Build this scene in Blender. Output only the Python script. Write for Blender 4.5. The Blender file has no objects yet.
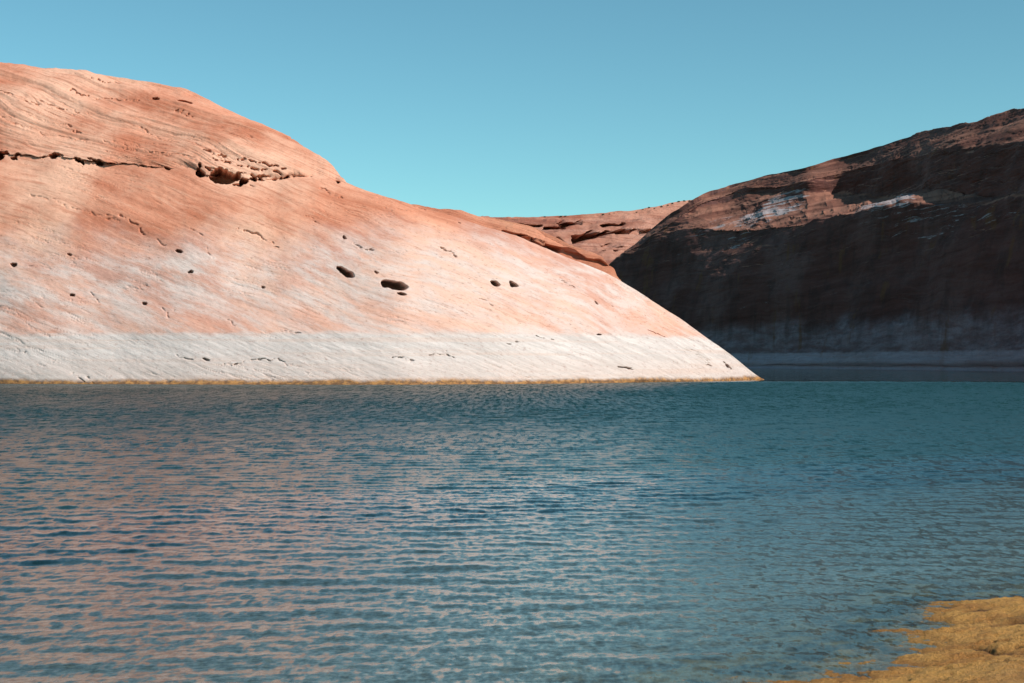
import bpy, math
import numpy as np

R = math.radians
sc = bpy.context.scene
F = 1422.0          # focal length in photo pixels (50 mm on 36 mm)
HY = 362.0          # photo row of the true horizon
CH = 3.0            # eye height above the water
SUN = np.array([0.80, -0.60, 0.0]); EL = R(41)

# ------------------------------------------------------------------ noise
def _h(ix, iy, iz, seed):
    h = (ix * 374761393 + iy * 668265263 + iz * 2147483647 + seed * 144665) & 0xffffffff
    h = ((h ^ (h >> 13)) * 1274126177) & 0xffffffff
    h = ((h ^ (h >> 16)) * 2246822519) & 0xffffffff
    return ((h ^ (h >> 15)) & 0xffffff) / 8388607.5 - 1.0

def vn(x, y, z, seed=0):
    x, y, z = np.broadcast_arrays(x, y, z)
    fx, fy, fz = np.floor(x), np.floor(y), np.floor(z)
    ix, iy, iz = fx.astype(np.int64), fy.astype(np.int64), fz.astype(np.int64)
    u, v, w = x - fx, y - fy, z - fz
    u = u*u*u*(u*(u*6-15)+10); v = v*v*v*(v*(v*6-15)+10); w = w*w*w*(w*(w*6-15)+10)
    def c(a, b, d): return _h(ix+a, iy+b, iz+d, seed)
    x00 = c(0,0,0)*(1-u)+c(1,0,0)*u; x10 = c(0,1,0)*(1-u)+c(1,1,0)*u
    x01 = c(0,0,1)*(1-u)+c(1,0,1)*u; x11 = c(0,1,1)*(1-u)+c(1,1,1)*u
    return (x00*(1-v)+x10*v)*(1-w) + (x01*(1-v)+x11*v)*w

def fbm(x, y, z, octv=4, seed=0, gain=.5):
    s = 0; a = 1; t = 0
    for o in range(octv):
        s = s + a*vn(x*2**o + 17.3*o, y*2**o + 5.1*o, z*2**o - 9.7*o, seed+o); t += a; a *= gain
    return s/t*1.5

def sstep(a, b, x):
    t = np.clip((x-a)/(b-a), 0, 1); return t*t*(3-2*t)

def curve(px, pts, smooth=0.0):
    xs = [p[0] for p in pts]; ys = [p[1] for p in pts]
    if not smooth: return np.interp(px, xs, ys)
    o = 0; ws = 0
    for k in np.linspace(-2, 2, 9):
        w = math.exp(-k*k/2); o = o + w*np.interp(px + k*smooth, xs, ys); ws += w
    return o/ws

# ------------------------------------------------------------------ meshes
def grid_object(name, P, mat, label, kind='structure', attrs=None, flip=False):
    nr, nc = P.shape[:2]
    me = bpy.data.meshes.new(name)
    idx = np.arange(nr*nc).reshape(nr, nc)
    a, b, c, d = idx[:-1,:-1], idx[:-1,1:], idx[1:,1:], idx[1:,:-1]
    q = np.stack([a, b, c, d] if not flip else [a, d, c, b], -1).reshape(-1, 4)
    me.vertices.add(nr*nc); me.vertices.foreach_set('co', P.reshape(-1).astype(np.float32))
    me.loops.add(q.size); me.loops.foreach_set('vertex_index', q.reshape(-1).astype(np.int32))
    me.polygons.add(len(q)); me.polygons.foreach_set('loop_start', np.arange(0, q.size, 4, dtype=np.int32))
    me.polygons.foreach_set('use_smooth', np.ones(len(q), bool))
    me.update(calc_edges=True)
    for k, v in (attrs or {}).items():
        at = me.attributes.new(k, 'FLOAT', 'POINT'); at.data.foreach_set('value', v.reshape(-1).astype(np.float32))
    me.materials.append(mat)
    o = bpy.data.objects.new(name, me); sc.collection.objects.link(o)
    if kind: o['kind'] = kind
    o['label'] = label
    return o

def normals(P):
    du = np.gradient(P, axis=1); dv = np.gradient(P, axis=0)
    n = np.cross(du, dv); n /= np.linalg.norm(n, axis=2, keepdims=True) + 1e-9
    return n

def sheet(px, y0, ysky, depth, nface, back=None, nback=40, below=-5.0, exits=None):
    """one rock face.  px: columns (bearing), y0: foot row, ysky: crest row,
    depth(px, s, q): distance of the face at share s of its height.  Behind the crest the rock rounds off and falls."""
    s = np.linspace(0, 1, nface)**1.0
    s = 1-(1-s)**1.15
    S, PX = np.meshgrid(s, px, indexing='ij')
    q0 = (HY-y0)/F; q1 = (HY-ysky)/F
    Q = q0 + (q1-q0)*S
    Y = depth(PX, S, HY-Q*F)
    X = (PX-512)/F*Y; Z = CH + Q*Y
    P = np.stack([X, Y, Z], -1)
    # foot running down under the water
    foot = P[:1].copy(); foot[..., 2] = below; foot[..., 1] -= 3.0
    rad, length = back
    w = (np.linspace(0, 1, nback+1)[1:]**1.8 * length)[:, None]
    yb = P[-1:, :, 1] + w; sl = q1[None]*np.ones_like(w)
    zb = P[-1:, :, 2] + sl*w - w*w/(2*rad)
    zb = np.maximum(zb, below)
    xb = (px[None]-512)/F*P[-1:, :, 1] + (px[None]-512)/F*w*0.85
    B = np.stack([xb, yb, zb], -1)
    return P, foot, B, PX, S, HY-Q*F

def strata(P, dip=(0.33, 0.10), seed=0, warp=2.0, f=1.0):
    x, y, z = P[...,0], P[...,1], P[...,2]
    w = warp*fbm(x/30, y/30, z/30, 3, seed+50)
    s = z + dip[0]*x + dip[1]*y + w
    return s

# ------------------------------------------------------------------ node helpers
class NT:
    def __init__(s, name):
        s.m = bpy.data.materials.new(name); s.m.use_nodes = True
        s.t = s.m.node_tree; s.t.nodes.clear()
        s.out = s.t.nodes.new('ShaderNodeOutputMaterial')
    def n(s, typ, ins=None, **kw):
        nd = s.t.nodes.new('ShaderNode'+typ)
        for k, v in kw.items(): setattr(nd, k, v)
        for k, v in (ins or {}).items(): s.set(nd.inputs[k], v)
        return nd
    def set(s, sock, v):
        if isinstance(v, bpy.types.NodeSocket): s.t.links.new(v, sock)
        elif isinstance(v, (tuple, list)) and len(v) == 3 and sock.type == 'RGBA': sock.default_value = (*v, 1)
        else: sock.default_value = v
    def math(s, op, a, b=0.0, c=0.0, clamp=False):
        nd = s.n('Math', operation=op, use_clamp=clamp); s.set(nd.inputs[0], a); s.set(nd.inputs[1], b); s.set(nd.inputs[2], c)
        return nd.outputs[0]
    def ramp(s, x, a, b, lo=0.0, hi=1.0):
        nd = s.n('MapRange', {'Value': x, 'From Min': a, 'From Max': b, 'To Min': lo, 'To Max': hi}, interpolation_type='SMOOTHSTEP'); return nd.outputs[0]
    def mix(s, f, a, b, mode='MIX'):
        nd = s.n('Mix', data_type='RGBA', blend_type=mode)
        s.set(nd.inputs[0], f); s.set(nd.inputs[6], a); s.set(nd.inputs[7], b); return nd.outputs[2]
    def scale(s, v, sc_, rot=(0,0,0)):
        if any(rot): v = s.n('Mapping', {'Vector': v}); v.inputs['Rotation'].default_value = rot; v = v.outputs[0]
        nd = s.n('Mapping', {'Vector': v}); nd.inputs['Scale'].default_value = sc_; return nd.outputs[0]
    def noise(s, v, scale, detail=5, rough=.55, dist=0.0, col=False):
        nd = s.n('TexNoise', {'Vector': v, 'Scale': scale, 'Detail': detail, 'Roughness': rough, 'Distortion': dist})
        return nd.outputs['Color' if col else 'Fac']

def rock_material(name, dark, mid, light, ring1, ring2, ring_col, ring_amt, algae=True, streak=0.0, bump=1.0, feat=1.0, dip=R(17), ringA=None, fleck=0.6, slope_shade=False):
    N = NT(name); t = N.n('TexCoord').outputs['Object']
    # gently warped bedding coordinates
    wp = N.noise(t, .035/feat, 3, .5, col=True)
    wv = N.n('VectorMath', {0: wp, 1: (.5,.5,.5)}, operation='SUBTRACT').outputs[0]
    wv = N.n('VectorMath', {0: wv, 'Scale': 6.0*feat}, operation='SCALE').outputs[0]
    tw = N.n('VectorMath', {0: t, 1: wv}, operation='ADD').outputs[0]
    bed = N.scale(tw, (.055/feat, .055/feat, 1.0/feat), (0, dip, 0))
    bed0 = N.scale(t, (.10/feat, .10/feat, 1.6/feat), (0, dip, 0))
    b1 = N.noise(bed, .45, 6, .62)            # metre-thick beds
    b2 = N.noise(bed, 2.2, 6, .70)            # thin laminae
    bl = N.noise(tw, .05/feat, 5, .6)         # big blotches
    fine = N.noise(t, 1.6/feat, 8, .7)
    b3 = N.noise(N.scale(bed0, (2.2, 2.2, 1)), 4.5, 4, .7)
    c = N.mix(N.ramp(b1, .40, .60), dark, mid)
    c = N.mix(N.ramp(bl, .42, .66), c, light)
    c = N.mix(N.math('MULTIPLY', N.ramp(b2, .52, .70), .55), c, light)
    c = N.mix(N.math('MULTIPLY', N.ramp(b2, .48, .34), .60), c, dark)
    b4 = N.noise(N.scale(tw, (.03/feat, .03/feat, 1.5/feat), (0, dip*1.15, 0)), 1.0, 7, .72)
    c = N.mix(N.math('MULTIPLY', N.ramp(b4, .54, .66), N.ramp(N.n('SeparateXYZ', {0: t}).outputs[2], 7, 30, .05, .58)), c, tuple(v*.86 for v in dark))
    z = N.n('SeparateXYZ', {0: t}).outputs[2]
    # mineral bloom of the high-water mark
    zz = N.math('ADD', z, N.math('MULTIPLY', N.math('SUBTRACT', N.noise(tw, .07/feat, 4, .6), .5), 16.0))
    patch = N.ramp(N.noise(N.scale(tw, (.13/feat, .13/feat, .62/feat), (0, dip, 0)), 1.0, 8, .70), .38, .64)
    up = N.ramp(zz, ring2*1.12, ring2*.72)
    m2 = N.math('MULTIPLY', up, N.math('ADD', N.math('MULTIPLY', patch, .62), .34), clamp=True)
    m2 = N.math('MULTIPLY', m2, ring_amt)
    c = N.mix(m2, c, ringA or ring_col)
    # pink tint strip just above the lower ring
    ps = N.math('MULTIPLY', N.ramp(z, ring1*2.0, ring1*1.05), N.ramp(N.noise(bed, .5, 5, .6), .38, .62))
    c = N.mix(N.math('MULTIPLY', ps, .42*ring_amt), c, mid)
    # lower, freshly bleached ring
    e = N.math('ADD', z, N.math('MULTIPLY', N.math('SUBTRACT', N.noise(N.scale(t,(.18,.18,1)), 1.0, 7, .75), .5), 2.2))
    m1 = N.ramp(e, ring1+.5, ring1-.5)
    rv = N.mix(N.ramp(b2, .35, .7), tuple(v*.80 for v in ring_col), tuple(min(.8, v*1.08) for v in ring_col))
    hz = N.noise(N.scale(t, (.02,.02,1.4)), 1.0, 4, .6)
    rv = N.mix(N.math('MULTIPLY', N.ramp(z, ring1*.62, ring1*.3), .35), rv, (ring_col[0]*.95, ring_col[1]*.82, ring_col[2]*.76))
    rv = N.mix(N.math('MULTIPLY', N.ramp(hz, .50, .64), .45), rv, (ring_col[0]*.92, ring_col[1]*.76, ring_col[2]*.68))
    c = N.mix(N.math('MULTIPLY', m1, .88), c, rv)
    # vertical varnish streaks
    if streak:
        sv = N.noise(N.scale(t, (.22, .09, .012)), 1.0, 6, .65)
        sk = N.math('MULTIPLY', N.ramp(sv, .47, .62), streak)
        sk = N.math('MULTIPLY', sk, N.ramp(z, ring1, ring1+16, .35, 1.0))
        c = N.mix(sk, c, (.035,.022,.02))
        so = N.math('MULTIPLY', N.ramp(N.noise(N.scale(t, (.13,.06,.008)), 1.3, 3, .6), .60, .68), .6)
        c = N.mix(so, c, (.16,.07,.03))
    if slope_shade:   # steep walls keep dark varnish with shade painted in; gentle tops are bare red rock with pale lime patches
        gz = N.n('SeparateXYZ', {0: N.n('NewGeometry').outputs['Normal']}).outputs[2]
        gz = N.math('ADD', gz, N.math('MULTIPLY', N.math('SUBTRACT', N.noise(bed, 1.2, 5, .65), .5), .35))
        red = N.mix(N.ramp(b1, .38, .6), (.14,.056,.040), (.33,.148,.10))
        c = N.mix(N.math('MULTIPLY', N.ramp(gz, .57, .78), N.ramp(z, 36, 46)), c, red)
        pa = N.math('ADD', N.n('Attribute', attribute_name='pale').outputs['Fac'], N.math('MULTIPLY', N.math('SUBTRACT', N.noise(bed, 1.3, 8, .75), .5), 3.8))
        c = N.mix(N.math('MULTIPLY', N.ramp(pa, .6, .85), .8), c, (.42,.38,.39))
    # small dark flecks along the bedding
    fk = N.math('MULTIPLY', N.ramp(b3, .61, .68), N.ramp(N.noise(t, .12/feat, 3), .42, .60))
    c = N.mix(N.math('MULTIPLY', fk, fleck), c, (.09,.045,.035))
    c = N.mix(N.math('MULTIPLY', N.ramp(fine, .55, .8), .25), c, tuple(v*.6 for v in dark))
    c = N.mix(N.math('MULTIPLY', m1, .5), c, rv)
    if algae:
        za = N.math('ADD', z, N.math('MULTIPLY', N.math('SUBTRACT', N.noise(N.scale(t,(.09,.09,.1)), 1.0, 8, .78), .5), 1.9))
        an = N.noise(N.scale(t, (1.2, 1.2, 2.0)), 1.0, 6, .7)
        ac = N.mix(N.ramp(an, .40, .62), (.13,.055,.014), (.44,.195,.045))
        c = N.mix(N.math('MULTIPLY', N.ramp(za, .95, .30), .92), c, ac)
    hb = N.math('ADD', N.math('MULTIPLY', b2, .27), N.math('MULTIPLY', N.noise(N.scale(t, (.6,.6,1.4)), 4.5/feat, 6, .8), .55))
    hb = N.math('ADD', hb, N.math('MULTIPLY', b3, .45))
    bp = N.n('Bump', {'Height': hb, 'Strength': .8, 'Distance': .55*bump}).outputs[0]
    grain = N.noise(N.scale(bed0, (13.0, 13.0, 2.4)), 1.0, 8, .78)
    c = N.mix(N.math('MULTIPLY', N.ramp(grain, .53, .66), .45), c, tuple(v*.55 for v in dark))
    c = N.mix(N.math('MULTIPLY', N.ramp(grain, .44, .32), .30), c, light)
    bs = N.n('BsdfPrincipled', {'Base Color': c, 'Roughness': .92, 'Normal': bp})
    bs.inputs['Specular IOR Level'].default_value = .15
    N.t.links.new(bs.outputs[0], N.out.inputs[0])
    return N.m

ORD, ORM, ORL = (.48,.165,.092), (.65,.272,.168), (.76,.42,.29)
WHITE = (.65,.565,.52)
rock_left = rock_material('sandstone_orange', ORD, ORM, ORL, 6.9, 22.0, WHITE, 1.0, ringA=(.655,.525,.47), bump=.21, dip=R(-21))
rock_right = rock_material('sandstone_varnish_shade', (.090,.034,.027), (.128,.051,.042), (.165,.083,.073), 7.0, 21.0, (.40,.34,.375), .6, algae=False, streak=.38, bump=.8, slope_shade=True, feat=2.0, dip=R(8), fleck=.3)
rock_mid = rock_material('sandstone_pink', (.32,.11,.07), (.46,.19,.125), (.56,.28,.20), -50.0, -50.0, WHITE, 0.0, algae=False, bump=3.5, feat=4.5, dip=R(-3), fleck=.8)
rock_ridge = rock_material('sandstone_ridge', ORD, ORM, (.60,.30,.18), -50.0, -50.0, WHITE, 0.0, algae=False, bump=1.2, feat=1.8, dip=R(-18))

# ------------------------------------------------------------------ left hill
HD = np.array([-.22, .975, .0])
def ell_mask(PX, PY, cx, cy, a, b, rot):
    c, s = math.cos(R(rot)), math.sin(R(rot))
    dx, dy = PX-cx, PY-cy
    u = (dx*c + dy*s)/a; v = (-dx*s + dy*c)/b
    return u*u+v*v

def line_dist(PX, PY, pts):
    d = np.full(PX.shape, 1e9)
    for (x0,y0),(x1,y1) in zip(pts[:-1], pts[1:]):
        L2 = (x1-x0)**2+(y1-y0)**2+1e-9
        t = np.clip(((PX-x0)*(x1-x0)+(PY-y0)*(y1-y0))/L2, 0, 1)
        d = np.minimum(d, np.hypot(PX-x0-t*(x1-x0), PY-y0-t*(y1-y0)))
    return d

ledge = [(-900,345),(-500,210),(-200,160),(0,154),(60,156),(100,161),(190,170),(235,179),(262,180),(300,177),(330,181),(347,185.5)]
def base_left(px):
    return curve(px, [(-900,330),(-500,250),(-200,208),(0,195),(200,188),(400,186),(500,190),(600,200),(700,220),(762,240),(772,243)], 12)

body_sky = [(-900,330),(-500,150),(-200,90),(0,100),(150,125),(260,158),(345,186),(380,198),(420,208),(455,216),(503,232),(545,248),(588,266),(607,274),(637,290),(680,318),(706,337),(735,358),(752,372),(764,380.2)]
def left_body_depth(PX, S, PY):
    D0 = base_left(PX)
    zc = (HY-curve(PX, body_sky, 4))/F*D0+3
    run = zc*1.0 + 1.0
    return D0 + run*(.62*S + .42*(1-np.sqrt(np.clip(1-S*S*.985, 0, 1))))

px = np.concatenate([np.linspace(-900,-120,150), np.arange(-119.2, 764.4, .75)])
ys = curve(px, body_sky, 4); ys = ys + .9*fbm(px/28, 0*px, 0*px, 4, 3)*sstep(762, 700, px)
y0 = HY + (CH+.6)*F/base_left(px)
ys = np.minimum(ys, y0-.6)
P, foot, B, PX, S, PY = sheet(px, y0, ys, left_body_depth, 430, back=(90, 160))
n = normals(P); n[n[..., 1] > 0] *= -1
# soft relief: bedding steps + weathering
st = strata(P, (.34, .05), 1)
x, y, z = P[...,0], P[...,1], P[...,2]
d = .9*fbm(x/22, y/22, z/14, 3, 7)
led = fbm(st*.55, x*.03, y*.03, 5, 11, .6)
d += .09*led
r2 = 1-np.abs(fbm(st*1.1, x*.07, y*.07, 4, 19, .6))
d -= .16*sstep(.95, 1.0, r2)*sstep(.0, .5, fbm(x/9, y/9, z/5, 2, 23))
d += .035*fbm(x/1.3+st, y/1.3, z/.6, 3, 31)
# small pits scattered
pit = fbm(x/1.5, y/1.5, (z+.34*x)/.32, 2, 41)
dH = .7*sstep(1.25, 1.45, pit)*sstep(5, 9, z)
amp = sstep(0, .06, S)*.7+.3
d *= amp
cracks = [([(205,247),(212,257)],1.0,.5),([(72,372.5),(80,375),(88,376.5),(94,383)],1.1,.9),([(78,377),(84,383)],.9,.7),
 ([(222,365),(236,363),(250,359.5),(270,359.5),(282,361),(291,366)],1.0,.9),([(176,354),(184,356),(190,360)],1.0,.7),
 ([(155,240),(170,246)],1.0,.5),([(67,284),(76,295)],.8,.5),([(225,319),(233,322),(240,328)],.9,.6),([(280,329),(290,332),(300,334)],.9,.7),
 ([(392,357),(405,358),(415,361)],1.2,.8),([(430,354),(446,352),(454,358)],1.2,.8),([(505,344),(522,343)],1.0,.7),([(535,336),(552,341)],1.0,.6),
 ([(617,367),(628,371)],1.4,1.2),([(622,369),(640,377)],.7,.6),([(724,361),(731,369)],1.6,1.4),([(702,364),(709,366)],1.0,.8),
 ([(354,244),(365,249),(376,253)],1.2,.9),([(440,249),(448,252),(457,256)],1.3,1.0),([(250,186),(262,192)],.9,.5),([(120,216),(136,226),(146,234)],1.6,.9),
 ([(238,228),(252,232),(266,238),(278,246)],1.2,.8),([(300,214),(318,221)],.9,.5),([(20,268),(34,268.5)],.9,.9),([(60,206),(90,214),(118,222)],1.6,.5),
 ([(320,190),(345,199)],1.1,.6),([(412,206),(428,209)],1.6,1.0),([(30,196),(60,203)],1.3,.4),([(190,227),(205,238)],1.0,.5),([(16,352),(26,353)],.9,.6),([(560,279),(575,288)],.8,.5),
 ([(160,308),(170,318)],.8,.5),([(90,293),(100,303)],.8,.5),([(340,160.0),(340,160.5)],.1,.0),([(480,300),(492,304)],.8,.4),([(650,330),(664,337)],.8,.5)]
wobx = 2.2*fbm(PX/6, PY/6, 0*PX, 3, 61); woby = 2.2*fbm(PX/6, PY/6, 0*PX+9, 3, 62)
brk = sstep(-.35, .35, fbm(PX/4, PY/2.5, 0*PX, 3, 65))
for pts, w, dep in cracks:
    dd = line_dist(PX+wobx, PY+woby, pts); dH += .62*dep*brk*np.exp(-(dd/(w*.62))**2)
holes = [(395,286,13,5.2,12,5.0),(345,271.5,10,2.9,28,4.0),(495,284,5,2.4,32,3.5),(512.5,285,4.6,1.8,25,2.5),(402,295.5,4.5,1.2,8,1.6),(179,252,3.2,1.6,15,1.8),(190,271,2.4,1.3,15,1.3),
 (14.5,266.5,2.6,2.2,20,1.8),(344,236,2.4,1.2,30,1.5),(74,296.5,2.2,1.5,0,1.2),(145,303,2.6,1.5,30,1.2),(205,358,3.5,1.2,20,.8),(727,366,3,1.8,45,1.5),
 (377,273,2,1.1,20,.9),(599,335,1.8,1.1,0,.9),(598,302,2.5,.8,30,.8),(262,284,1.8,1.1,0,.9),(70,256,1.8,.9,0,.8)]
for cx, cy, a, b, rot, dep in holes:
    e = ell_mask(PX+.5*wobx, PY+.4*woby, cx, cy, a, b, rot)
    m = sstep(1.12, .72, e)
    dH += 1.35*dep*m
YL = np.interp(PX, [p[0] for p in ledge], [p[1] for p in ledge])
under = sstep(347, 338, PX)
def vis(p): return np.clip(curve(p, [(-900,1),(104,1),(116,.25),(136,.15),(142,.6),(150,.1),(192,.15),(197,1),(262,1),(300,.6),(318,.1),(345,.3)], 1.5), 0, 1)
VB = vis(PX)
dH += 9*sstep(.4, -2.2, PY-YL+.6*woby+2.0*(1-VB))*under
cavs = [(-60,-20,5,0),(-9,8,3.6,-2),(-4,3,3,3),(13,20,2.6,0),(10,17,1.5,4),(40,44,2.0,0),(46,58,3.8,.5),(56,62,1.4,-2),(71,76,2,0),(75,81,3.0,1.5),(80,85,1.8,3),(87,92,1.4,-1),(96,102,2.8,1),(91,97,1.4,0),(139,146,1.4,.5),(148,152,1.0,1),(165,171,1.6,1),(195,206,4.2,1),(198,202,1.5,-6),(208,234,5.2,1.5),(214,228,3.5,-2.5),(228,240,3.0,-1),(239,249,3.2,2),(233,244,1.5,6),(250,258,2.4,0),(258,266,1.8,-1),(272,277,1.8,1),(278,283,1.6,0),(282,288,2.4,-1),(289,300,1.2,0),(334,341,1.8,0)]
def cavity(PX_, DY, wx_):
    c_ = np.zeros_like(PX_)
    for x0, x1, h, off in cavs:
        mid, hw = (x0+x1)/2, (x1-x0)/2
        c_ = np.maximum(c_, sstep(0, 1.0, np.sqrt(np.clip(1-((PX_-mid+.8*wx_)/hw)**2, 0, 1))*h*(1+.5*wx_*.3) - np.abs(DY+off)))
    return c_
dH += 7*cavity(PX, YL-PY+woby*.9, wobx)
P = P + n*d[..., None] + dH[..., None]*HD
B[..., 2] += (1.2*fbm(B[...,0]/22, B[...,1]/22, B[...,2]/14, 3, 7)*np.linspace(0,1,B.shape[0])[:,None])
body = np.concatenate([foot, P, B], 0)

# upper cap, overhanging a weathered parting
capsky = [(-900,320),(-500,120),(-200,62),(0,63.5),(50,68),(100,73.5),(150,81),(185,88.5),(200,95),(215,103),(250,120),(290,140),(325,161),(334,168),(340,176),(346,184)]
pc = np.concatenate([np.linspace(-900,-120,120), np.arange(-119.2, 346.2, .7)])
yl = curve(pc, ledge, 2); yl = yl + 1.6*fbm(pc/13, 0*pc, 0*pc, 4, 71)*sstep(346,330,pc)
ycs = curve(pc, capsky, 2.0) + .7*fbm(pc/14, 0*pc, 0*pc, 4, 72)*sstep(346,330,pc)
ycs = np.minimum(ycs, yl-.5)
def body_depth_at(PXX, PYY):
    D0 = base_left(PXX); q0 = (CH+.6)/D0; ysb = curve(PXX, body_sky, 4)
    Sx = np.clip(((HY-PYY)/F + q0)/((HY-ysb)/F + q0), 0, 1)
    return left_body_depth(PXX, Sx, PYY)
def cap_depth(PXX, S, PYY):
    Dl = body_depth_at(PXX, yl[None]+0*PXX)
    zc = (HY-ycs)/F*Dl - (HY-yl)/F*Dl
    return Dl - .9*(1-(1-vis(PXX))*sstep(.12, 0, S)) + zc*(1.05*S + .75*(1-np.sqrt(np.clip(1-S*S*.985, 0, 1)))) 
C, cf, CB, CPX, CS, CPY = sheet(pc, yl, ycs, cap_depth, 190, back=(120, 200))
cn = normals(C); cn[cn[...,1] > 0] *= -1
x, y, z = C[...,0], C[...,1], C[...,2]
st = strata(C, (.38, .05), 1)
d = .8*fbm(x/20, y/20, z/12, 3, 77)*sstep(0,.1,CS)
dH = np.zeros_like(d)
d += .40*fbm(st*.6, x*.018, y*.025, 5, 79, .6)
r2 = 1-np.abs(fbm(st*.9, x*.06, y*.06, 4, 83, .6))
d -= .25*sstep(.95, 1.0, r2)*sstep(-.2, .35, fbm(x/12, y/12, z/7, 2, 85))
d += .04*fbm(x/1.2+st, y/1.2, z/.6, 3, 87)
wx = 2.2*fbm(CPX/6, CPY/6, 0*CPX, 3, 61); wy = 2.2*fbm(CPX/6, CPY/6, 0*CPX+9, 3, 62)
brk = sstep(-.35, .35, fbm(CPX/4, CPY/2.5, 0*CPX, 3, 66))
for pts, w, dep in [([(90,77.5),(112,80),(128,83)],1.0,1.0),([(68,90),(78,92.5),(88,94)],1.2,1.0),([(94,95),(115,96),(136,97)],1.1,.6),
  ([(176,109),(190,116)],1.1,.7),([(0,93),(20,100),(45,107)],1.1,.7),([(40,101),(62,108),(78,112)],1.2,.5),([(62,124),(80,132)],1.2,.6),([(82,110),(95,117)],1.1,.6),
  ([(198,149),(214,154),(232,160)],1.2,1.0),([(238,161),(262,166),(282,170)],1.2,1.0),([(140,126),(166,136)],1.0,.4),([(0,118),(40,132),(90,141)],1.5,.4),([(100,138),(150,150),(200,160)],1.0,.4)]:
    dH += .8*dep*brk*np.exp(-(line_dist(CPX+wx, CPY+wy, pts)/(w*.62))**2)
for cx, cy, a, b, rot, dep in [(184,100.5,7,2.6,8,3.5),(155,97.5,3.5,1.3,5,1.8),(303,177,3,1.2,10,1.5)]:
    m = sstep(1.1, .7, ell_mask(CPX+.4*wx, CPY+.3*wy, cx, cy, a, b, rot)); dH += 1.2*dep*m
# open cavities under the cap
dH += 7*cavity(CPX, yl[None]-CPY+wy*.9, wx)
for pts, w, dep in [([(206,169),(225,171),(250,175),(285,180),(300,182)],.8,1.6),([(212,160),(228,164),(262,172),(300,178)],.6,1.2),([(222,158),(245,163),(285,172)],.6,1.0)]:
    dH += dep*brk*np.exp(-(line_dist(CPX+.6*wx, CPY+.6*wy, pts)/w)**2)
C = C + cn*d[..., None] + dH[..., None]*HD
lip0 = C[:1].copy(); lip0[..., 1] += 7.0; lip0[..., 2] += .6
lip1 = C[:1].copy(); lip1[..., 1] += 1.2; lip1[..., 2] += .05
cap = np.concatenate([lip0, lip1, C, CB], 0)

hl = grid_object('hill', body, rock_left, 'pale orange sandstone hill with a white water-mark ring along its foot, left of the lake', flip=False)
hc = grid_object('hill_cap', cap, rock_left, 'orange cap rock')
# join cap into the same rock mass
import bmesh
bm = bmesh.new(); bm.from_mesh(hl.data); bm.from_mesh(hc.data); bm.to_mesh(hl.data); bm.free()
bpy.data.objects.remove(hc)

# matching pockets in the body directly below the cap are left to the real shade of the overhang
# ------------------------------------------------------------------ right cliff
def base_right(px):
    yw = curve(px, [(500,4.6),(600,5.2),(745,6.2),(900,7.6),(1024,9.0),(1400,16),(2000,30)], 15)
    return CH*F/yw
rsky = [(500,361),(540,335),(570,305),(605,271),(625,254),(650,231),(672,212),(690,201),(697,198),(706,193),(718,189),(745,181),(770,175),(800,168.5),(830,160),(862,151),(905,138.5),(945,127.5),(985,120),(1010,111),(1030,106),(1100,85),(1300,50),(2000,20)]
b1 = [(500,361),(605,271),(640,250),(670,232),(700,226),(745,226),(790,224),(830,216),(870,211),(915,206),(955,205),(1024,203),(2000,190)]
b2 = [(500,361),(605,271),(640,246),(700,205),(745,192),(800,189),(860,191),(910,191),(955,195),(1024,201),(2000,188)]
b3 = [(500,361),(605,271),(640,245),(700,200),(745,187),(775,184),(800,182),(830,174),(860,165),(900,158),(950,149),(1000,146),(1040,140),(2000,90)]
def right_depth(PXX, S, PYY):
    D0 = base_right(PXX)
    B1, B2, B3, SK = (curve(PXX, c, 5) for c in (b1, b2, b3, rsky))
    wob = 3.0*fbm(PXX/26, PYY/26, 0*PXX, 4, 91)
    yy = PYY + wob*sstep(0, .15, 1-S)
    k = D0/F
    h1 = np.clip(365-yy, 0, 365-B1)*k
    h2 = np.clip(B1-yy, 0, np.maximum(B1-B2, 0))*k
    h3 = np.clip(B2-yy, 0, np.maximum(B2-B3, 0))*k
    h4 = np.clip(B3-yy, 0, None)*k
    # foot slope, wall, bench, riser, rounded top
    tt = h1/np.maximum((365-B1)*k, 1)
    w = h1*.50 + 8*tt**3 + h2*(1.2 + 3.2*sstep(650, 735, PXX) + 4.5*sstep(800, 850, PXX)) + h3*(.45 + .5*sstep(820, 860, PXX)) + h4*4.4
    return D0 + w
px = np.concatenate([np.arange(500, 1060, .8), np.linspace(1061, 2000, 200)])
ys = curve(px, rsky, 3) + 1.1*fbm(px/22, 0*px, 0*px, 5, 93)*sstep(600,640,px)
y0 = HY + (CH+1.0)*F/base_right(px); ys = np.minimum(ys, y0-.5)
P, foot, B, PX, S, PY = sheet(px, y0, ys, right_depth, 380, back=(300, 500))
n = normals(P); n[n[...,1] > 0] *= -1
x, y, z = P[...,0], P[...,1], P[...,2]
st = strata(P, (-.12, -.02), 4, 2.5)
B1c = curve(PX, b1, 5); onb = sstep(B1c+6, B1c-4, PY)
d = 3.5*fbm(x/60, y/60, z/40, 3, 101) + .5*fbm(st*.2, x*.012, y*.012, 3, 103, .5)
d += .35*fbm(x/7, y/7, z/5, 4, 107)
r2 = 1-np.abs(fbm(st*.35, x*.03, y*.03, 4, 109, .6)); d -= .35*sstep(.93, 1, r2)*sstep(40, 55, z)
onb = onb*(1-.65*sstep(2, -6, PY-curve(PX, b3, 5)))
d += onb*(.7*fbm(x/13, y/22, z/5, 4, 105, .6) + .5*fbm(st*.7, x*.03, y*.03, 4, 106, .6))
r3 = 1-np.abs(fbm(st*.30+x*.02, x*.02, y*.02, 4, 108, .6)); d -= .9*onb*sstep(.95, 1, r3)
d *= sstep(0, .1, S)*.8+.2
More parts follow.
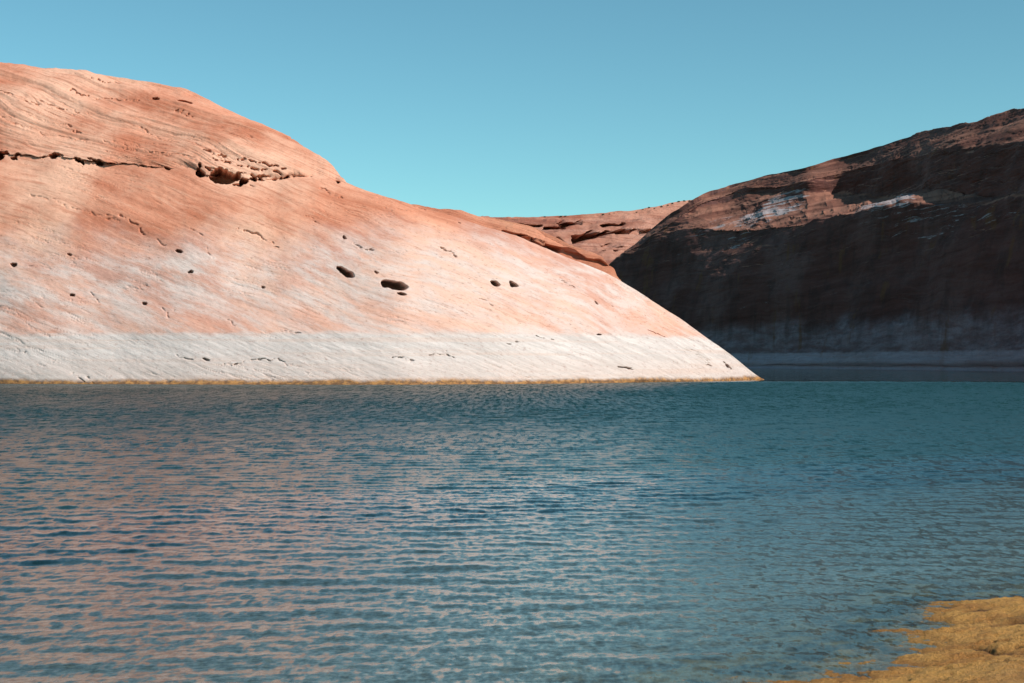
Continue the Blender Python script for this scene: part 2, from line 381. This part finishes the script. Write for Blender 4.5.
und = np.exp(-((z-1.2)/1.0)**2); d -= 1.5*und
P = P + n*d[..., None]
pale = np.zeros_like(PX)
for cx, cy, a, b, rot in [(886,205,34,8,-4),(770,206,42,9,-22),(712,222,26,7,-38),(735,238,26,9,-30),(990,215,40,12,-5),(930,222,60,16,0)]:
    pale = np.maximum(pale, sstep(1.8, .1, ell_mask(PX, PY, cx, cy, a, b, rot))*(.8 if cy < 212 else .45))
pale = np.concatenate([foot[...,0]*0, pale, B[...,0]*0], 0)
hr = grid_object('hill', np.concatenate([foot, P, B], 0), rock_right, 'dark varnished sandstone cliff in shade, partly painted in, with a pale ring at the waterline, right of the lake', attrs={'pale': pale})

# ------------------------------------------------------------------ ridge just behind the left hill
rk = [(250,330),(330,235),(400,209),(436,210.5),(460,213),(485,217),(503,220),(534,227),(552,236),(572,245.5),(592,252),(603,259),(611,267),(622,292),(640,330),(680,350),(800,361)]
l1 = [(250,340),(400,236),(470,228),(485,229),(503,233),(520,236),(545,243),(560,247),(580,254),(640,275),(800,361.5)]
def ridge_depth(PXX, S, PYY):
    D0 = 330 + 0*PXX
    L = curve(PXX, l1, 4) + 1.6*fbm(PXX/14, 0*PXX, 0*PXX, 3, 121)
    h = (365-PYY)*D0/F
    w = h*1.25 + sstep(3.0, -1.0, PYY-L)*-3.0 + sstep(0, 1, S)*18*S
    return D0 + w
px = np.arange(250, 690, .9)
ys = curve(px, rk, 3) + .6*fbm(px/16, 0*px, 0*px, 4, 123); y0 = HY + 4*F/330 + 0*px; ys = np.minimum(ys, y0-.5)
P, foot, B, PX, S, PY = sheet(px, y0, ys, ridge_depth, 300, back=(150, 200))
n = normals(P); n[n[...,1] > 0] *= -1
x, y, z = P[...,0], P[...,1], P[...,2]
st = strata(P, (.25, .05), 6, 3.0)
d = 1.8*fbm(x/35, y/35, z/20, 3, 131) + .9*fbm(st*.35, x*.02, y*.02, 5, 133, .6) + .25*fbm(x/3, y/3, z/2, 3, 135)
L = curve(PX, l1, 4) + 1.6*fbm(PX/14, 0*PX, 0*PX, 3, 121)
wm = sstep(500, 512, PX)*sstep(580, 540, PX)
dH = 12.0*sstep(1.5, .5, np.abs(PY-L)/2.6)*wm*sstep(-.5, .3, fbm(PX/12, PY/12, 0*PX, 2, 137)+.35)
P = P + n*d[..., None] + dH[..., None]*HD
grid_object('hill', np.concatenate([foot, P, B], 0), rock_ridge, 'low orange sandstone ridge sloping down behind the left hill, with one dark ledge')

# ------------------------------------------------------------------ far mesa slopes
mk = [(-2500,300),(-600,260),(200,240),(380,212),(440,211),(470,216),(500,217.5),(530,216.5),(560,215.5),(600,213),(640,209.5),(665,204.5),(680,201),(700,199),(760,190),(1000,180),(3200,240)]
def mid_depth(PXX, S, PYY):
    D0 = 1000 + 0*PXX
    h = (365-PYY)*D0/F
    # three terraces
    w = h*2.2
    for yb, amt, sm in terr: 
        w = w + amt*sstep(sm, -sm, PYY-(yb+2.0*fbm(PXX/30, 0*PXX, 0*PXX+yb, 3, 141)))
    return D0 + w
terr = [(262,40,2.0),(243,60,2.5),(229,50,2),(219,60,1.5)]
px = np.concatenate([np.linspace(-2500, 399, 300), np.arange(400, 780, .9), np.linspace(781, 3200, 260)])
ys = curve(px, mk, 4) + .8*fbm(px/14, 0*px, 0*px, 5, 143); y0 = HY + 6*F/1000 + 0*px
P, foot, B, PX, S, PY = sheet(px, y0, ys, mid_depth, 300, back=(900, 900))
n = normals(P); n[n[...,1] > 0] *= -1
x, y, z = P[...,0], P[...,1], P[...,2]
st = strata(P, (.03, .0), 8, 9.0)
d = 4*fbm(x/90, y/90, z/50, 3, 151) + 2.0*fbm(st*.10, x*.006, y*.006, 5, 153, .6) + 1.0*fbm(x/9, y/9, z/6, 3, 155)
dH = np.zeros_like(d)
for pts, w, dep, ww in [([(575,236),(600,233),(630,231)],3.4,22,1),([(545,227),(562,225)],2.6,14,1),([(560,221),(580,219.5)],2.4,14,1),([(515,222),(540,223)],1.8,10,1),([(600,225),(625,222)],1.5,8,1),
                        ([(550,236),(565,241)],1.8,9,1),([(604,252),(616,251)],1.0,6,1),([(480,222),(505,223.5)],1.4,8,1),([(630,230),(660,233)],2.2,10,1),([(600,243),(640,246)],1.0,5,1)]:
    dd = line_dist(PX+2*fbm(PX/10, PY/5, 0*PX, 3, 157), PY+2.0*fbm(PX/10, PY/5, 0*PX+4, 3, 158), pts)
    dH += 2.6*dep*sstep(1.15, .6, dd/(w*.85))
P = P + n*d[..., None] + dH[..., None]*HD
hm = grid_object('hill', np.concatenate([foot, P, B], 0), rock_mid, 'distant pink terraced sandstone slopes between the two near hills')
# desert scrub dots on the far crest
def shrub_mesh(seed):
    rng = np.random.default_rng(seed); bmx = bmesh.new()
    for k in range(90):
        u = rng.normal(size=3); u /= np.linalg.norm(u); u[2] = abs(u[2])
        c = u*np.array([1.6, 1.6, 1.3])*rng.uniform(.35, 1.0); s = rng.uniform(.25, .5)
        a = rng.normal(size=3); b = rng.normal(size=3); a /= np.linalg.norm(a); b -= a*(a@b); b /= np.linalg.norm(b)
        vs = [bmx.verts.new(c + s*(i*a + j*b)) for i, j in ((-1,-.4),(1,-.4),(1,.4),(-1,.4))]; bmx.faces.new(vs)
    me = bpy.data.meshes.new('shrub'); bmx.to_mesh(me); bmx.free(); return me
SN = NT('scrub_foliage'); tn = SN.n('TexCoord').outputs['Object']
sb = SN.n('BsdfPrincipled', {'Base Color': SN.mix(SN.noise(tn, 1.5, 3), (.035,.045,.02), (.09,.09,.045)), 'Roughness': .9}); SN.t.links.new(sb.outputs[0], SN.out.inputs[0])
TN = NT('scrub_wood'); tb = TN.n('BsdfPrincipled', {'Base Color': TN.mix(TN.noise(TN.n('TexCoord').outputs['Object'], 3, 3), (.10,.06,.04), (.18,.12,.08)), 'Roughness': .9}); TN.t.links.new(tb.outputs[0], TN.out.inputs[0])
sm = [shrub_mesh(k) for k in range(4)]
for m_ in sm: m_.materials.append(SN.m)
def stem_mesh():
    bmx = bmesh.new()
    for a in (0, 2.1, 4.2):
        r0 = [bmx.verts.new((.09*math.cos(k*1.57), .09*math.sin(k*1.57), -.4)) for k in range(4)]
        r1 = [bmx.verts.new((.5*math.cos(a)+.05*math.cos(k*1.57), .5*math.sin(a)+.05*math.sin(k*1.57), .9)) for k in range(4)]
        for k in range(4): bmx.faces.new([r0[k], r0[(k+1)%4], r1[(k+1)%4], r1[k]])
    me = bpy.data.meshes.new('trunk'); bmx.to_mesh(me); bmx.free(); me.materials.append(TN.m); return me
stm = stem_mesh()
rng = np.random.default_rng(5)
spots = [561,566,610,614,649,655,662,668,673,679,684,690,603,545,637,643]
crest = P[-1]
for k, sx in enumerate(spots):
    j = int(np.argmin(np.abs(px-sx))); row = -1-int(rng.integers(0, 4)) if k > 1 else -1
    p = P[row, j]
    root = bpy.data.objects.new('shrub', None); sc.collection.objects.link(root)
    root.location = (p[0], p[1], p[2]-.2); s = rng.uniform(.5, 1.0); root.scale = (s*1.1, s*1.1, s); root.rotation_euler[2] = rng.uniform(0, 6)
    cr = bpy.data.objects.new('foliage', sm[k % 4]); sc.collection.objects.link(cr); cr.parent = root
    tr = bpy.data.objects.new('stem', stm); sc.collection.objects.link(tr); tr.parent = root
    root['category'] = 'shrub'; root['group'] = 'shrubs dotting the distant skyline'
    root['label'] = 'tiny dark desert shrub on the distant skyline'

# ------------------------------------------------------------------ near shore
shore = np.array([(-60,-14),(-25,-2),(-10,3.6),(-3,8.6),(1.0,12.2),(2.75,13.25),(3.35,13.7),(3.75,14.1),(3.95,14.55),(4.42,14.98),(4.72,15.3),(4.55,15.75),(4.95,16.2),(5.25,17.2),(5.7,17.75),(6.45,17.95),(7.6,18.6),(9.4,19.8),(14,24),(30,34),(80,50),(150,60)])
def shore_dist(X, Y):
    d = np.full(X.shape, 1e9); sg = np.ones(X.shape)
    for (x0,y0),(x1,y1) in zip(shore[:-1], shore[1:]):
        L2 = (x1-x0)**2+(y1-y0)**2; t = ((X-x0)*(x1-x0)+(Y-y0)*(y1-y0))/L2; t = np.clip(t, 0, 1)
        dx, dy = X-x0-t*(x1-x0), Y-y0-t*(y1-y0); dd = np.hypot(dx, dy)
        side = (x1-x0)*(Y-y0)-(y1-y0)*(X-x0)        # >0 : left of line = water
        upd = dd < d; sg = np.where(upd, np.where(side > 0, -1, 1), sg); d = np.minimum(d, dd)
    return d*sg
def ground_z(X, Y):
    d = shore_dist(X, Y) + .13*fbm(X/.9, Y/.9, 0*X, 4, 201)
    land = .15*d + .012; bed = .10*d - .035*d*d*0
    z = np.where(d > 0, land, np.where(d > -1.2, .07*d, np.where(d > -16, -.084+.035*(d+1.2), -.602+.25*(d+16))))
    z = np.maximum(z, -5)
    near = sstep(-3.5, -.3, d)
    z = z + near*(.040*fbm(X/1.1, Y/.7, 0*X, 4, 203) + .026*fbm(X/.14, Y/.11, 0*X, 4, 205, .65))
    return z
xs = np.concatenate([np.linspace(-60, 1.4, 50), np.arange(1.45, 9.5, .021), np.linspace(9.6, 14, 40), np.linspace(15, 130, 50)])
yy = np.concatenate([np.linspace(-90, 12, 60), np.arange(12.1, 20.5, .028), np.linspace(20.6, 25, 40), np.linspace(26, 62, 25)])
X, Y = np.meshgrid(xs, yy)
Z = ground_z(X, Y)
# cracks and pits in the near rock
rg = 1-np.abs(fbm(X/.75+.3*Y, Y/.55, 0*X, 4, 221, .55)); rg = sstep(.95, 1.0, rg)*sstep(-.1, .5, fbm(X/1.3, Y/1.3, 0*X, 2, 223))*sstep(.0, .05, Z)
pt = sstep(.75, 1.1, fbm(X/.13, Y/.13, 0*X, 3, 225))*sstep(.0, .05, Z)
Z -= .05*rg + .03*pt; CRK_SHADE = np.maximum(rg*.8, pt*.6)
def w2(px_, py_):
    D = CH*F/(py_-HY); return ((px_-512)/F*D, D)
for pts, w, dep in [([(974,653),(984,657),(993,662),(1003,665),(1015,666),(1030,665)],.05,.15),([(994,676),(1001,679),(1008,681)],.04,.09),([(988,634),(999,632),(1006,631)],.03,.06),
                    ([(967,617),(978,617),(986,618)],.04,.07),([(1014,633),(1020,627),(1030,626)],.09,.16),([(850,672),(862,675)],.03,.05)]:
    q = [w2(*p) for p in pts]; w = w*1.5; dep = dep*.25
    dd = line_dist(X+.04*fbm(X/.3, Y/.3, 0*X, 3, 211), Y+.05*fbm(X/.3, Y/.3, 0*X+3, 3, 212), q); e_ = np.exp(-(dd/w)**2)*(.5+.5*sstep(-.5, .2, fbm(X/.25, Y/.25, 0*X, 3, 213))); Z -= dep*e_; CRK_SHADE = np.maximum(CRK_SHADE, e_)
GN = NT('algae_stained_rock'); t = GN.n('TexCoord').outputs['Object']
g1 = GN.noise(t, 1.4, 6, .65); g2 = GN.noise(t, 9, 7, .72); g3 = GN.noise(GN.scale(t, (1,1.4,1)), 26, 5, .7)
c = GN.mix(GN.ramp(g1, .36, .62), (.60,.25,.06), (.82,.41,.11))
c = GN.mix(GN.math('MULTIPLY', GN.ramp(g2, .55, .66), .62), c, (.25,.095,.03))
c = GN.mix(GN.math('MULTIPLY', GN.ramp(g3, .50, .72), .55), c, (.80,.44,.13))
c = GN.mix(GN.math('MULTIPLY', GN.ramp(g3, .42, .30), .4), c, (.20,.085,.035))
z = GN.n('SeparateXYZ', {0: t}).outputs[2]
c = GN.mix(GN.math('MULTIPLY', GN.ramp(GN.math('ADD', z, GN.math('MULTIPLY', g1, .3)), .32, .62), .7), c, (.60,.33,.19))
g4 = GN.noise(GN.scale(t, (1,.55,1)), 42, 4, .75)
c = GN.mix(GN.math('MULTIPLY', GN.ramp(g4, .58, .70), .6), c, (.16,.065,.025))
c = GN.mix(GN.math('MULTIPLY', GN.ramp(g4, .44, .34), .5), c, (.82,.46,.15))
c = GN.mix(GN.math('MULTIPLY', GN.n('Attribute', attribute_name='crevice_shade').outputs['Fac'], .88), c, (.045,.022,.014))  # shade of the cracks and pits painted into the rock colour
c = GN.mix(GN.math('MULTIPLY', GN.ramp(z, .045, .005), .45), c, (.30,.14,.04))
c = GN.mix(GN.ramp(z, .01, -.04), c, GN.mix(GN.ramp(z, -.05, -.16), GN.mix(GN.ramp(g1, .45, .62), (.09,.055,.02), (.38,.22,.05)), GN.mix(GN.ramp(g2, .42, .6), (.24,.20,.16), (.56,.49,.42))))
hb = GN.math('ADD', GN.math('MULTIPLY', g2, 1.0), GN.math('MULTIPLY', g3, .45))
hb = GN.math('ADD', hb, GN.math('MULTIPLY', g4, .3))
bp = GN.n('Bump', {'Height': hb, 'Strength': 1.0, 'Distance': .16}).outputs[0]
gs = GN.n('BsdfPrincipled', {'Base Color': c, 'Roughness': .8, 'Normal': bp}); gs.inputs['Specular IOR Level'].default_value = .25
GN.t.links.new(gs.outputs[0], GN.out.inputs[0])
Pg = np.stack([X, Y, Z], -1)
grid_object('shore', Pg, GN.m, 'ochre algae-stained sandstone shore in the near right corner', attrs={'crevice_shade': CRK_SHADE})
xb = np.linspace(-2500, 2500, 40); yb = np.linspace(-800, 3000, 40); XB, YB = np.meshgrid(xb, yb)
grid_object('lake_bed', np.stack([XB, YB, 0*XB-6.0], -1), GN.m, 'sandy lake bed under the water')

# ------------------------------------------------------------------ water
rr = np.concatenate([np.exp(np.arange(math.log(2.5), math.log(58), .0026)), np.arange(58.1, 236, .15), np.exp(np.arange(math.log(236.4), math.log(2600), .0026))])
dense = np.arange(R(-23), R(23), .0016)
ang = np.concatenate([np.linspace(R(-180), R(-24), 60), dense, np.linspace(R(24), R(180), 60)])
RR, A = np.meshgrid(rr, ang, indexing='ij')
X = RR*np.sin(A); Y = RR*np.cos(A)
rng = np.random.default_rng(11)
Zw = np.zeros_like(X)
sp = np.gradient(rr)[:, None]*np.ones_like(X)
gust = .65 + .5*sstep(-.5, .6, fbm(X/14, Y/26, 0*X, 3, 301))
calm = np.exp(-np.maximum(0, 1)*0)
far = sstep(50, 90, RR + 14*fbm(X/40, Y/40, 0*X, 2, 303))
NW = 84
for k in range(NW):
    lam = .10*(1.35/.10)**((k+rng.uniform())/NW)
    th = rng.normal(0, .75 if lam < .6 else .42) + R(4)
    kx, ky = math.sin(th), -math.cos(th)
    K = 2*math.pi/lam
    sl = .0175 if lam > .8 else .0205
    if lam > 1.5: sl *= .8
    amp = sl/K
    fade = sstep(2.2, 4.5, lam/sp)
    sel = fade[:, 0] > 0.002
    if not sel.any(): continue
    Zw[sel] += amp*fade[sel]*np.sin(K*(kx*X[sel]+ky*Y[sel]) + rng.uniform(0, 6.28))
Zw *= 1.15*(1+.35*sstep(-9, 5, X - .12*Y))*gust*(1+1.0*far)*(1-.92*sstep(205, 232, RR + 6*fbm(X/20, Y/20, 0*X, 2, 305)))
bedz = np.full(X.shape, -6.0)
selr = (np.abs(X) < 60) & (Y < 60)
bedz[selr] = ground_z(X[selr], Y[selr])
depth = np.clip(-bedz, 0, 6)
Zw *= np.clip(.25+depth*1.6, 0, 1)
WN = NT('lake_water'); t = WN.n('TexCoord').outputs['Object']
geo = WN.n('NewGeometry').outputs['Normal']
dist = WN.n('VectorMath', {0: t}, operation='LENGTH').outputs['Value']
def sub5(v, k):
    a = WN.n('VectorMath', {0: v, 1: (.5,.5,.5)}, operation='SUBTRACT').outputs[0]
    return WN.n('VectorMath', {0: a, 'Scale': k}, operation='SCALE').outputs[0]
fn = sub5(WN.noise(WN.scale(t, (1.3, .55, 1)), 7.0, 4, .6, col=True), .34)
mn = sub5(WN.noise(WN.scale(t, (.7, 1.3, 1)), 1.6, 4, .65, col=True), .25)
fw = WN.ramp(dist, 30, 110)
fn = WN.n('VectorMath', {0: fn, 'Scale': WN.ramp(dist, 40, 90, 1.0, .5)}, operation='SCALE').outputs[0]
mn2 = WN.n('VectorMath', {0: mn, 'Scale': fw}, operation='SCALE').outputs[0]
sumv = WN.n('VectorMath', {0: fn, 1: mn2}, operation='ADD').outputs[0]
# wind-streaked chop: short ripples lined up in rows, broader farther out
cA = WN.noise(WN.scale(t, (3.2, .50, 1)), 1.0, 4, .75)
cB = WN.noise(WN.scale(t, (2.4, .13, 1)), 1.0, 5, .8)
wA = WN.math('MULTIPLY', WN.ramp(dist, 30, 60), WN.ramp(dist, 95, 125, 1.0, .25))
chop = WN.math('ADD', WN.math('MULTIPLY', WN.math('SUBTRACT', cA, .5), WN.math('MULTIPLY', wA, 1.2)), WN.math('MULTIPLY', WN.math('SUBTRACT', cB, .5), WN.ramp(dist, 70, 110, 0, 2.4)))
cN = WN.noise(WN.scale(t, (8.0, 2.6, 1)), 1.0, 4, .7)
chop = WN.math('ADD', chop, WN.math('MULTIPLY', WN.math('SUBTRACT', cN, .5), WN.ramp(dist, 35, 60, .32, 0)))
cv = WN.n('CombineXYZ', {0: 0.0, 1: WN.math('SUBTRACT', chop, WN.ramp(dist, 45, 95, 0, .05)), 2: 0.0}).outputs[0]
sumv = WN.n('VectorMath', {0: sumv, 1: cv}, operation='ADD').outputs[0]
flat = WN.n('VectorMath', {0: sumv, 1: (1,1,0)}, operation='MULTIPLY').outputs[0]
flat = WN.n('VectorMath', {0: flat, 'Scale': WN.ramp(dist, 205, 235, 1.0, .08)}, operation='SCALE').outputs[0]
nn = WN.n('VectorMath', {0: geo, 1: flat}, operation='ADD').outputs[0]
nn = WN.n('VectorMath', {0: nn}, operation='NORMALIZE').outputs[0]
fr = WN.n('Fresnel', {'IOR': 1.333, 'Normal': nn}).outputs[0]
bf = WN.n('NewGeometry').outputs['Backfacing']      # light entering or leaving from below passes straight through
fr = WN.math('ADD', WN.math('MULTIPLY', fr, WN.math('SUBTRACT', 1.0, bf)), WN.math('MULTIPLY', bf, .05))
gl = WN.n('BsdfGlossy', {'Color': (1,1,1), 'Roughness': .17, 'Normal': nn})
dep = WN.n('Attribute', attribute_name='depth').outputs['Fac']
df = WN.n('BsdfDiffuse', {'Color': (.006,.032,.036), 'Normal': nn})
tr = WN.n('BsdfTransparent', {'Color': (.80,.92,.90)})
op = WN.math('SUBTRACT', 1.0, WN.math('EXPONENT', WN.math('MULTIPLY', dep, -1.6)))
bodyS = WN.n('MixShader', {0: op, 1: tr.outputs[0], 2: df.outputs[0]})
shal = WN.n('MixShader', {0: fr, 1: bodyS.outputs[0], 2: gl.outputs[0]})
ro = WN.ramp(WN.math('ADD', dist, WN.math('MULTIPLY', WN.math('SUBTRACT', WN.noise(WN.scale(t, (.02,.06,1)), 1.0, 3), .5), 50.0)), 20, 85, .165, .31)
calm = WN.ramp(dist, 205, 232)
ro = WN.math('ADD', WN.math('MULTIPLY', ro, WN.math('SUBTRACT', 1.0, calm)), WN.math('MULTIPLY', calm, .06))
deep = WN.n('BsdfPrincipled', {'Specular Tint': (1,.97,.84,1), 'Base Color': (.008,.034,.033), 'Roughness': ro, 'IOR': 1.333, 'Normal': nn})
fin = WN.n('MixShader', {0: WN.ramp(dep, .5, 1.6), 1: shal.outputs[0], 2: deep.outputs[0]})
WN.t.links.new(fin.outputs[0], WN.out.inputs[0])
grid_object('water', np.stack([X, Y, Zw], -1), WN.m, 'rippled teal lake water', attrs={'depth': depth})

# ------------------------------------------------------------------ light, sky, camera
w = bpy.data.worlds.new('World'); sc.world = w; w.use_nodes = True
nt = w.node_tree; nt.nodes.clear()
sky = nt.nodes.new('ShaderNodeTexSky'); sky.sky_type = 'NISHITA'; sky.sun_disc = False
sky.sun_elevation = EL; sky.sun_rotation = math.atan2(SUN[0], SUN[1]); sky.altitude = 1100; sky.air_density = 1.0; sky.dust_density = .3; sky.ozone_density = 1.0
mx = nt.nodes.new('ShaderNodeMix'); mx.data_type = 'RGBA'; mx.blend_type = 'MULTIPLY'; mx.inputs[0].default_value = 1
mx.inputs[7].default_value = (.77, 1.26, 1.12, 1)
bg = nt.nodes.new('ShaderNodeBackground'); bg.inputs[1].default_value = .104
ow = nt.nodes.new('ShaderNodeOutputWorld')
nt.links.new(sky.outputs[0], mx.inputs[6]); nt.links.new(mx.outputs[2], bg.inputs[0]); nt.links.new(bg.outputs[0], ow.inputs[0])
ld = bpy.data.lights.new('sun', 'SUN'); ld.energy = 4.8; ld.angle = R(.5); ld.color = (1, .95, .88)
lo = bpy.data.objects.new('sun', ld); sc.collection.objects.link(lo)
from mathutils import Vector
sd = Vector((SUN[0]*math.cos(EL), SUN[1]*math.cos(EL), math.sin(EL)))
lo.rotation_euler = sd.to_track_quat('Z', 'Y').to_euler()
cd = bpy.data.cameras.new('camera'); cd.lens = 50; cd.sensor_width = 36; cd.clip_end = 8000; cd.clip_start = .1
co = bpy.data.objects.new('camera', cd); sc.collection.objects.link(co); sc.camera = co
co.location = (0, 0, CH); co.rotation_euler = (R(90)+math.atan((HY-341.5)/F), 0, 0)
vs = sc.view_settings; vs.view_transform = 'Standard'; vs.look = 'None'; vs.exposure = 0; vs.gamma = 1
